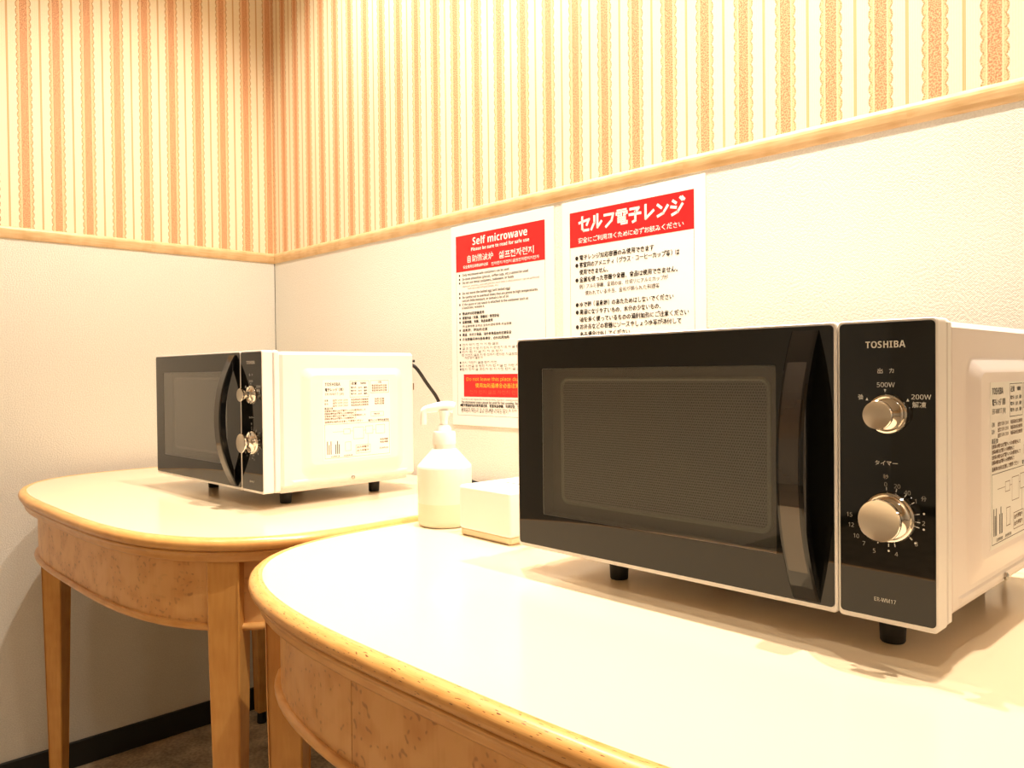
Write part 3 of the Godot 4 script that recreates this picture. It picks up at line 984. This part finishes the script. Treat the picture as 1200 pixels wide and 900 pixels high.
func microwave(corner: Vector3, yaw: float, label: String, cord: bool) -> void:
	# corner: where the front right edge stands over the table; local x = u - MW / 2, z = MD / 2 - depth
	var bs := Basis(Vector3.UP, yaw)
	var t := thing("microwave_oven", label, "microwave", corner + bs * Vector3(-MW / 2, 0, -MD / 2), yaw, "microwave ovens on the tables")
	var ox := -MW / 2
	var oy := FOOT
	var oz := MD / 2
	var P := func(u: float, v: float, d: float) -> Vector3: return Vector3(ox + u, oy + v, oz - d)
	# steel cabinet
	var st := begin()
	box(st, P.call(0.0025, 0.004, MD), P.call(MW - 0.0022, MH - 0.0016, 0.0335), 0.005)
	var cab := part("cabinet", st, M.white_enamel, t, "white painted steel cabinet")
	# raised panels pressed into the sides
	for s in [-1, 1]:
		st = begin()
		var sx := MW - 0.0022 if s > 0 else 0.0025
		var o: Vector3 = P.call(sx, 0, 0)
		var ax := Vector3(0, 0, -s)
		var rings := []
		for lv in [[0.0, 0.0, 0.0], [0.0045, 0.0, 0.0012], [0.012, 0.012, 0.0058], [0.0165, 0.0165, 0.0068]]:
			var lo: float = 0.020 + lv[0] * 1.25
			var r := rrect(0.070 + lv[0], lo, 0.284 - lv[0], 0.207 - lv[0] * 0.8, 0.014 - lv[0] * 0.25)
			if s < 0:
				for i in r.size(): r[i].x = -r[i].x
				r.reverse()
			rings.append(lift(r, o, ax, Vector3.UP, Vector3(s, 0, 0) * (lv[2] - 0.0002)))
		loft(st, rings, true, 1, false, true)
		part("raised_panel", st, M.white_enamel, cab)
		# the rib under it
		st = begin()
		rings = []
		for lv in [[0.0, 0.0, 0.0], [0.0022, 0.0012, 0.006], [0.0052, 0.0012, 0.006], [0.0075, 0.0, 0.0]]:
			var h: float = s * (lv[1] - 0.0001)
			rings.append(PackedVector3Array([o + Vector3(s * -0.0004, 0.0100 + lv[0], -0.050), o + Vector3(h, 0.0100 + lv[0], -0.050 - lv[2]), o + Vector3(h, 0.0100 + lv[0], -0.296 + lv[2]), o + Vector3(s * -0.0004, 0.0100 + lv[0], -0.296)]))
		if s < 0: rings.reverse()
		loft(st, rings, false, -1)
		part("rib", st, M.white_enamel, cab)
		st = begin()
		lathe(st, [Vector2(0.0036, -0.0002), Vector2(0.0036, 0.0016), Vector2(0.0024, 0.0026), Vector2(0.0, 0.0028)], P.call(sx, 0.0118, 0.172) + Vector3(s * 0.0012, 0, 0), Vector3(s, 0, 0), 16)
		part("screw", st, M.steel, cab)
	side_label(t, cab, P)
	# floor pan and feet
	st = begin()
	box(st, P.call(0.012, -0.004, MD - 0.012), P.call(MW - 0.012, 0.006, 0.036), 0.003)
	part("floor_pan", st, M.white_enamel, t)
	for u in [0.112, 0.398]:
		for d in [0.066 if cord else 0.043, 0.250]:
			st = begin()
			lathe(st, [Vector2(0.0, 0.0), Vector2(0.0090, 0.0), Vector2(0.0098, 0.0015), Vector2(0.0108, 0.0235), Vector2(0.0, 0.0235)], Vector3(ox + u, 0, oz - d), Vector3.UP, 24)
			part("foot", st, M.black_rubber, t)
	# white front frame
	st = begin()
	box(st, P.call(0.0, 0.0, 0.0325), P.call(MW, MH, 0.0185), 0.0035)
	part("front_frame", st, M.white_plastic, t)
	# door: white rim, black glass border, window and screen set back behind it
	var X := Vector3.RIGHT
	var Y := Vector3.UP
	var Z := Vector3.BACK
	var o0: Vector3 = P.call(0, 0, 0)
	st = begin()
	var out := rrect(0.0, 0.0, 0.3713, MH, 0.0035)
	var hole := rrect(0.0398, 0.0400, 0.3190, 0.2020, 0.0015)
	loft(st, [lift(out, o0, X, Y, -Z * 0.0182), lift(out, o0, X, Y, -Z * 0.001), lift(rrect(0.0008, 0.0008, 0.3705, MH - 0.0008, 0.003), o0, X, Y, -Z * 0.0002), lift(hole, o0, X, Y, -Z * 0.0002), lift(hole, o0, X, Y, -Z * 0.0182)], true, -1)
	var door := part("door", st, M.white_plastic, t, "white door rim")
	st = begin()
	var o1 := rrect(0.0026, 0.0042, 0.3690, 0.2336, 0.0035)
	loft(st, [lift(o1, o0, X, Y, -Z * 0.0003), lift(o1, o0, X, Y, Z * 0.0007), lift(hole, o0, X, Y, Z * 0.0007), lift(hole, o0, X, Y, -Z * 0.0004)], true, -1)
	part("glass_border", st, M.black_glass, door, "glossy black glass border")
	st = begin()
	box(st, P.call(0.0399, 0.0401, 0.0002), P.call(0.3189, 0.2019, -0.0006))
	part("window_pane", st, M.window_glass, door)
	st = begin()
	box(st, P.call(0.0385, 0.0385, 0.0182), P.call(0.3205, 0.2035, 0.0165))
	var hole2 := rrect(0.0402, 0.0404, 0.3186, 0.2016, 0.0015)
	loft(st, [lift(hole2, o0, X, Y, -Z * 0.0004), lift(hole2, o0, X, Y, -Z * 0.0166)], true, -1)
	part("door_lining", st, M.door_inside, door)
	st = begin()
	var s0 := rrect(0.0535, 0.0520, 0.3055, 0.1920, 0.010)
	var s1 := rrect(0.0555, 0.0540, 0.3035, 0.1900, 0.008)
	var s2 := rrect(0.0575, 0.0560, 0.3015, 0.1880, 0.007)
	loft(st, [lift(s0, o0, X, Y, -Z * 0.0166), lift(s0, o0, X, Y, -Z * 0.0152), lift(s1, o0, X, Y, -Z * 0.0146), lift(s2, o0, X, Y, -Z * 0.0158)], true, -1)
	part("screen_rim", st, M.screen_frame, door)
	st = begin()
	loft(st, [lift(s2, o0, X, Y, -Z * 0.0158), lift(rrect(0.058, 0.0565, 0.301, 0.1875, 0.007), o0, X, Y, -Z * 0.0158)], true, -1, false, true)
	part("mesh_screen", st, M.mesh_screen, door, "perforated metal screen")
	handle(door, P)
	# control panel
	st = begin()
	var c0 := rrect(0.3722, 0.0, MW, MH, 0.0035)
	loft(st, [lift(c0, o0, X, Y, -Z * 0.0182), lift(c0, o0, X, Y, -Z * 0.001), lift(rrect(0.3730, 0.0008, MW - 0.0008, MH - 0.0008, 0.003), o0, X, Y, Vector3.ZERO)], true, -1, false, true)
	var panel := part("control_panel", st, M.white_plastic, t, "white panel rim")
	st = begin()
	var c1 := rrect(0.3742, 0.0042, 0.4455, 0.2336, 0.0032)
	loft(st, [lift(c1, o0, X, Y, -Z * 0.0002), lift(c1, o0, X, Y, Z * 0.0007)], true, -1, false, true)
	part("fascia", st, M.black_glass, panel, "glossy black fascia")
	fascia_print(panel, [o0 + Z * 0.0009, X, Y])
	knob(t, P.call(0.4115, 0.1630, -0.0007), 0.0155, 0.0112)
	knob(t, P.call(0.4125, 0.0835, -0.0007), 0.0195, 0.0160)
	# spacer and bracket at the back
	st = begin()
	box(st, P.call(MW - 0.030, 0.2170, MD + 0.0105), P.call(MW - 0.012, 0.2215, MD - 0.001), 0.001)
	part("spacer", st, M.black_rubber, t)
	st = begin()
	box(st, P.call(MW - 0.030, 0.164, MD + 0.0075), P.call(MW - 0.012, 0.177, MD - 0.001), 0.001)
	part("bracket", st, M.label_ink_brown, t)
	st = begin()
	var path: PackedVector3Array
	if cord:
		# given in the room, then turned into the oven's own axes
		var own := t.transform.affine_inverse()
		var way := []
		for p in [Vector3(0.790, 0.928, 0.152), Vector3(0.812, 0.928, 0.148), Vector3(0.824, 0.920, 0.142), Vector3(0.826, 0.892, 0.120), Vector3(0.828, 0.860, 0.095), Vector3(0.825, 0.822, 0.078), Vector3(0.828, 0.780, 0.068), Vector3(0.836, 0.732, 0.058), Vector3(0.865, 0.704, 0.052), Vector3(0.897, 0.6965, 0.050), Vector3(0.960, 0.6945, 0.050), Vector3(1.030, 0.6945, 0.060)]: way.append(own * p)
		path = spline(way)
	else:
		path = spline([P.call(MW - 0.060, 0.190, MD - 0.002), P.call(MW - 0.060, 0.185, MD + 0.020), P.call(MW - 0.058, 0.110, MD + 0.040), P.call(MW - 0.05, 0.0, MD + 0.045), P.call(MW - 0.06, -0.0200, MD + 0.035), P.call(MW - 0.12, -0.0205, MD + 0.030)])
	tube(st, path, 0.0034, 10)
	part("power_cord", st, M.cord_rubber, t, "black power cord")


func handle(door: Node3D, P: Callable) -> void:
	# a bow that stands off the door: broad face, thin sides
	var st := begin()
	var face := begin()
	var rings := []
	var rings2 := []
	var n := 36
	for i in n + 1:
		var v := lerpf(0.0062, 0.2300, float(i) / n)
		var q := absf((v - 0.118) / 0.112)
		var h := 0.0028 + 0.0285 * (1.0 - pow(q, 2.2))
		var th := lerpf(0.0105, 0.004, pow(q, 6.0))
		var u0 := 0.3340
		var u1 := 0.3572
		var c := 0.0016
		var low := maxf(h - th, -0.0010)
		var ring := PackedVector3Array()
		# anticlockwise seen from above (v grows towards the viewer): x to the right, z towards the front is down
		for p in [[u0, low], [u1, low], [u1, h - c], [u1 - c, h], [u0 + c, h], [u0, h - c]]: ring.append(P.call(p[0], v, -p[1]))
		ring.reverse()
		rings.append(ring)
		var r2 := PackedVector3Array()
		for p in [[u0 + 0.0030, h - 0.0006], [u1 - 0.0030, h - 0.0006], [u1 - 0.0033, h + 0.0004], [u0 + 0.0033, h + 0.0004]]: r2.append(P.call(p[0], lerpf(0.0075, 0.2287, float(i) / n), -p[1]))
		r2.reverse()
		rings2.append(r2)
	loft(st, rings, true, -1, true, true)
	part("handle", st, M.black_gloss, door, "bowed black door handle")
	loft(face, rings2, true, -1, true, true)
	part("handle_face", face, M.handle_face, door, "mirror-dark face of the handle")


func knob(t: Node3D, at: Vector3, r: float, f: float) -> void:
	var st := begin()
	lathe(st, [Vector2(r, -0.0004), Vector2(r, 0.0020), Vector2(r - 0.0008, 0.0032), Vector2(r - 0.0020, 0.0036), Vector2(r - 0.0034, 0.0024), Vector2(r * 0.62, 0.0030), Vector2(f * 0.56, 0.0060), Vector2(f * 0.50, 0.0100), Vector2(f * 0.60, 0.0135), Vector2(f * 0.86, 0.0165), Vector2(f, 0.0188), Vector2(f, 0.0206), Vector2(f - 0.0007, 0.0214)], at, Vector3.BACK, 56)
	var k := part("knob", st, M.chrome, t, "chrome knob")
	st = begin()
	lathe(st, [Vector2(f - 0.0007, 0.0214), Vector2(f - 0.0012, 0.0212), Vector2(0.0, 0.0212)], at, Vector3.BACK, 56)
	part("knob_cap", st, M.brushed_metal, k, "brushed metal knob face")


func fascia_print(panel: Node3D, fr: Array) -> void:
	var st := begin()
	text(st, "TOSHIBA", fr, 0.3947, 0.2166, 0.0072, 0.1, true, 0.0300)
	part("brand_lettering", st, M.print_white, panel, "white brand lettering")
	st = begin()
	text(st, "出", fr, 0.4038, 0.1963, 0.0042, 0.10)
	text(st, "力", fr, 0.4124, 0.1963, 0.0042, 0.10)
	text(st, "500W", fr, 0.4030, 0.1855, 0.0050, 0.09, false, 0.0138)
	text(st, "強", fr, 0.3885, 0.1758, 0.0044, 0.10)
	text(st, "200W", fr, 0.4285, 0.1764, 0.0050, 0.09, false, 0.0142)
	text(st, "解凍", fr, 0.4292, 0.1704, 0.0048, 0.09, false, 0.0102)
	part("power_lettering", st, M.print_white, panel)
	for q in [[0.4095, 0.1808, -0.0013], [0.3958, 0.1745, 0.0013], [0.4262, 0.1742, 0.0013]]:
		st = begin()
		tri_mark(st, fr, q[0], q[1], q[2])
		part("pointer_mark", st, M.print_white, panel)
	st = begin()
	text(st, "タイマー", fr, 0.4015, 0.1250, 0.0038, 0.11, false, 0.0175)
	part("timer_title", st, M.print_white, panel)
	st = begin()
	text(st, "秒", fr, 0.4077, 0.1145, 0.0042, 0.10)
	text(st, "分", fr, 0.4352, 0.1003, 0.0042, 0.10)
	var nums := [["0", 0.4098, 0.1086], ["20", 0.4183, 0.1078], ["40", 0.4257, 0.1036], ["1", 0.4318, 0.0978], ["2", 0.4372, 0.0818], ["3", 0.4320, 0.0656], ["4", 0.4175, 0.0556], ["5", 0.4008, 0.0559], ["7", 0.3929, 0.0604], ["10", 0.3869, 0.0656], ["12", 0.3829, 0.0739], ["15", 0.3816, 0.0820]]
	for q in nums:
		var w: float = latin_mesh(q[0], false)[1] * 0.0046
		text(st, q[0], fr, q[1] - w / 2, q[2], 0.0046, 0.1)
	part("timer_lettering", st, M.print_grey, panel)
	# scale ticks round the timer knob
	st = begin()
	for q in nums:
		var d := Vector2(q[1] - 0.4115, q[2] - 0.0835).normalized()
		tick(st, fr, Vector2(0.4118, 0.0835) + d * 0.0206, d, 0.0024, 0.0007)
	for a in [12.0, -14.0, -42.0, -90.0]:
		var d := Vector2(cos(deg_to_rad(a)), sin(deg_to_rad(a)))
		tick(st, fr, Vector2(0.4118, 0.0835) + d * 0.0206, d, 0.0024, 0.0006)
		disc(st, fr, 0.4118 + d.x * 0.0262, 0.0835 + d.y * 0.0262, 0.0008)
	part("timer_scale", st, M.print_white, panel)
	st = begin()
	text(st, "ER-WM17", fr, 0.4005, 0.0183, 0.0042, 0.1, false, 0.0167)
	part("model_lettering", st, M.print_white, panel)


func tri_mark(st: SurfaceTool, fr: Array, x: float, y: float, s: float) -> void:
	st.set_smooth_group(-1)
	var o: Vector3 = fr[0] + fr[1] * x + fr[2] * y
	if s > 0: tri(st, o + fr[1] * -s * 0.8 - fr[2] * s, o + fr[1] * s * 0.8 - fr[2] * s, o + fr[2] * s * 0.7)
	else: tri(st, o + fr[1] * -s * 0.7 - fr[2] * s, o + fr[1] * s * 0.7 - fr[2] * s, o + fr[2] * s)


func tick(st: SurfaceTool, fr: Array, a: Vector2, d: Vector2, l: float, w: float) -> void:
	st.set_smooth_group(-1)
	var nn := Vector2(-d.y, d.x) * w * 0.5
	var q := [a - nn, a + d * l - nn, a + d * l + nn, a + nn]
	var p := []
	for k in 4: p.append(fr[0] + fr[1] * q[k].x + fr[2] * q[k].y)
	quad(st, p[0], p[1], p[2], p[3])


func side_label(t: Node3D, cab: Node3D, P: Callable) -> void:
	var top: Vector3 = P.call(MW - 0.0022, 0, 0) + Vector3.RIGHT * 0.0067
	var st := begin()
	box(st, top + Vector3(-0.0001, 0.0455, -0.2510), top + Vector3(0.0002, 0.1855, -0.1090))
	part("rating_label", st, M.label_paper, cab, "white printed rating label")
	var fr := [top + Vector3(0.00035, 0, 0), Vector3.FORWARD, Vector3.UP]
	st = begin()
	text(st, "TOSHIBA", fr, 0.1135, 0.1780, 0.0076, 0.1, true, 0.0310)
	text(st, "電子レンジ（用）", fr, 0.1135, 0.1685, 0.0058, 0.14, false, 0.0400)
	text(st, "ER-WM17 (W)", fr, 0.1135, 0.1610, 0.0058, 0.14, false, 0.0380)
	frame_line(st, fr, 0.1640, 0.1545, 0.2040, 0.1838, 0.0005)
	frame_line(st, fr, 0.2070, 0.1610, 0.2480, 0.1838, 0.0005)
	text(st, "注意", fr, 0.1665, 0.1790, 0.0055, 0.14, false, 0.0125)
	text(st, "500W", fr, 0.1860, 0.1790, 0.0048, 0.09, true)
	text(st, "注意", fr, 0.2240, 0.1805, 0.0040, 0.09)
	for k in 3: text(st, "電力分、出力、過熱", fr, 0.1660, 0.1715 - k * 0.0055, 0.0034, 0.14, false, 0.0350)
	frame_line(st, fr, 0.2080, 0.1190, 0.2360, 0.1270, 0.0004)
	text(st, "100-50", fr, 0.2140, 0.1230, 0.0042, 0.09, true)
	text(st, "電子レンジ使用注意安全", fr, 0.2020, 0.1115, 0.0040, 0.14, false, 0.0460)
	text(st, "注意", fr, 0.1120, 0.1500, 0.0040, 0.10)
	text(st, "自分", fr, 0.1120, 0.1440, 0.0040, 0.10)
	text(st, "高温注意", fr, 0.1120, 0.1360, 0.0044, 0.10)
	frame_line(st, fr, 0.1120, 0.0490, 0.2485, 0.1085, 0.0005)
	for k in 6:
		var x := 0.1165 if k < 3 else 0.1330
		bar(st, fr, x + (k % 3) * 0.0035, 0.0560, x + (k % 3) * 0.0035 + 0.0016, 0.0790 - (k % 2) * 0.006)
	text(st, "安全使用注意", fr, 0.1240, 0.0520, 0.0030, 0.1)
	text(st, "安全使用注意", fr, 0.1500, 0.0520, 0.0030, 0.1)
	text(st, "安全使用注意", fr, 0.2260, 0.0600, 0.0032, 0.1)
	part("label_lettering", st, M.label_ink, cab)
	st = begin()
	for k in 4: text(st, "注意等の場合は必ず電子レンジの使用を外して", fr, 0.1120, 0.1315 - k * 0.0045, 0.0036, 0.14, false, 0.0850 - 0.02 * (k % 2))
	for k in 3: text(st, "出力 500W 200W", fr, 0.1290, 0.1500 - k * 0.0048, 0.0040, 0.14, false, 0.0310)
	for k in 3: text(st, "食品等加熱注意使用", fr, 0.1660, 0.1500 - k * 0.0048, 0.0036, 0.14, false, 0.0370)
	for k in 3: text(st, "食品等加熱注意", fr, 0.2100, 0.1745 - k * 0.0045, 0.0038, 0.14, false, 0.0340)
	for k in 3: text(st, "加熱注意", fr, 0.2160, 0.1500 - k * 0.0042, 0.0038, 0.14, false, 0.0220)
	text(st, "温泉卵の加熱は注意して使用ください", fr, 0.1120, 0.1125, 0.0038, 0.14, false, 0.0800)
	# wiring diagram
	frame_line(st, fr, 0.1700, 0.0800, 0.1920, 0.1010, 0.0005)
	frame_line(st, fr, 0.1500, 0.0900, 0.1640, 0.0990, 0.0005)
	frame_line(st, fr, 0.1960, 0.0880, 0.2120, 0.1020, 0.0005)
	frame_line(st, fr, 0.2180, 0.0870, 0.2380, 0.1030, 0.0005)
	frame_line(st, fr, 0.1750, 0.0540, 0.2060, 0.0690, 0.0005)
	frame_line(st, fr, 0.1530, 0.0600, 0.1650, 0.0760, 0.0005)
	bar(st, fr, 0.1280, 0.0945, 0.1500, 0.0949)
	bar(st, fr, 0.1640, 0.0945, 0.1700, 0.0949)
	bar(st, fr, 0.1920, 0.0945, 0.1960, 0.0949)
	bar(st, fr, 0.2120, 0.0945, 0.2180, 0.0949)
	bar(st, fr, 0.2010, 0.0690, 0.2014, 0.0880)
	for k in 2: text(st, "出力用電子", fr, 0.1770, 0.0650 - k * 0.0060, 0.0040, 0.14, false, 0.0260)
	for k in 2: text(st, "食品用器", fr, 0.2270, 0.0760 - k * 0.0050, 0.0036, 0.14, false, 0.0180)
	part("label_diagram", st, M.label_ink_brown, cab)


# ====================================================================== bottle and box

func pump_bottle(at: Vector3) -> void:
	var t := thing("pump_bottle", "white translucent plastic pump bottle with bent spout beside the white box", "bottle", at)
	var st := begin()
	lathe(st, [Vector2(0.0, 0.0015), Vector2(0.034, 0.0), Vector2(0.0375, 0.001), Vector2(0.0395, 0.004), Vector2(0.0400, 0.010), Vector2(0.0401, 0.0345)], Vector3.ZERO, Vector3.UP, 56)
	part("filled_part", st, M.bottle_liquid, t, "lower part of the bottle with the liquid showing through")
	st = begin()
	lathe(st, [Vector2(0.0401, 0.0345), Vector2(0.0402, 0.060), Vector2(0.0405, 0.0845), Vector2(0.0400, 0.0880), Vector2(0.0385, 0.0900), Vector2(0.0190, 0.1120), Vector2(0.0170, 0.1135), Vector2(0.0165, 0.1210)], Vector3.ZERO, Vector3.UP, 56)
	part("bottle_body", st, M.bottle_plastic, t)
	st = begin()
	lathe(st, [Vector2(0.0150, 0.1195), Vector2(0.0172, 0.1200), Vector2(0.0176, 0.1220), Vector2(0.0170, 0.1350), Vector2(0.0160, 0.1385), Vector2(0.0110, 0.1390), Vector2(0.0105, 0.1440), Vector2(0.0080, 0.1470), Vector2(0.0070, 0.1480)], Vector3.ZERO, Vector3.UP, 40)
	part("collar", st, M.pump_plastic, t)
	st = begin()
	lathe(st, [Vector2(0.0062, 0.1470), Vector2(0.0062, 0.1580), Vector2(0.0085, 0.1640), Vector2(0.0090, 0.1700)], Vector3.ZERO, Vector3.UP, 32)
	part("stem", st, M.pump_plastic, t)
	# pump head with a spout that bends down; it points to the left along the wall and a little forward
	var dr := Vector3(-0.62, 0, 0.78)
	st = begin()
	var path := spline([-dr * 0.0150 + Vector3.UP * 0.1735, -dr * 0.008 + Vector3.UP * 0.1752, dr * 0.004 + Vector3.UP * 0.1752, dr * 0.020 + Vector3.UP * 0.1728, dr * 0.0265 + Vector3.UP * 0.1715, dr * 0.0298 + Vector3.UP * 0.1680, dr * 0.0304 + Vector3.UP * 0.1600, dr * 0.0310 + Vector3.UP * 0.1490], 6)
	var rad := []
	for i in path.size(): rad.append(lerpf(0.0082, 0.0052, smoothstep(0.15, 0.6, float(i) / (path.size() - 1))))
	tube(st, path, rad, 16)
	part("pump_head", st, M.pump_plastic, t, "white pump head with bent spout")


func tissue_box(at: Vector3) -> void:
	# front lower left corner stands near (1.207, 0.366), front right near (1.314, 0.372)
	var t := thing("tissue_box", "small white lidded box with cream base strip beside the pump bottle", "box", at, -0.05)
	var w := 0.0540
	var st := begin()
	box(st, Vector3(-w + 0.001, 0, -0.118), Vector3(w - 0.001, 0.0115, -0.001), 0.003)
	part("base", st, M.box_cream, t, "cream base strip")
	st = begin()
	# outer walls up, over the rounded edge, in to the slot and down inside it
	var ax := Vector3.RIGHT
	var az := Vector3.FORWARD
	var rings := []
	for lv in [[-w + 0.001, 0.001, w - 0.001, 0.119, 0.0105, 0.004], [-w, 0.0, w, 0.120, 0.0130, 0.004], [-w, 0.0, w, 0.120, 0.0665, 0.004], [-w + 0.0012, 0.0012, w - 0.0012, 0.1188, 0.0690, 0.004], [-w + 0.004, 0.004, w - 0.004, 0.116, 0.0700, 0.004], [-0.028, 0.0560, 0.030, 0.0620, 0.0700, 0.0015], [-0.028, 0.0560, 0.030, 0.0620, 0.0300, 0.0015]]:
		rings.append(lift(rrect(lv[0], lv[1], lv[2], lv[3], lv[5]), Vector3.ZERO, ax, az, Vector3.UP * lv[4]))
	loft(st, rings, true, -1, true, true)
	part("lid", st, M.box_white, t, "white lid with a narrow dispensing slot")
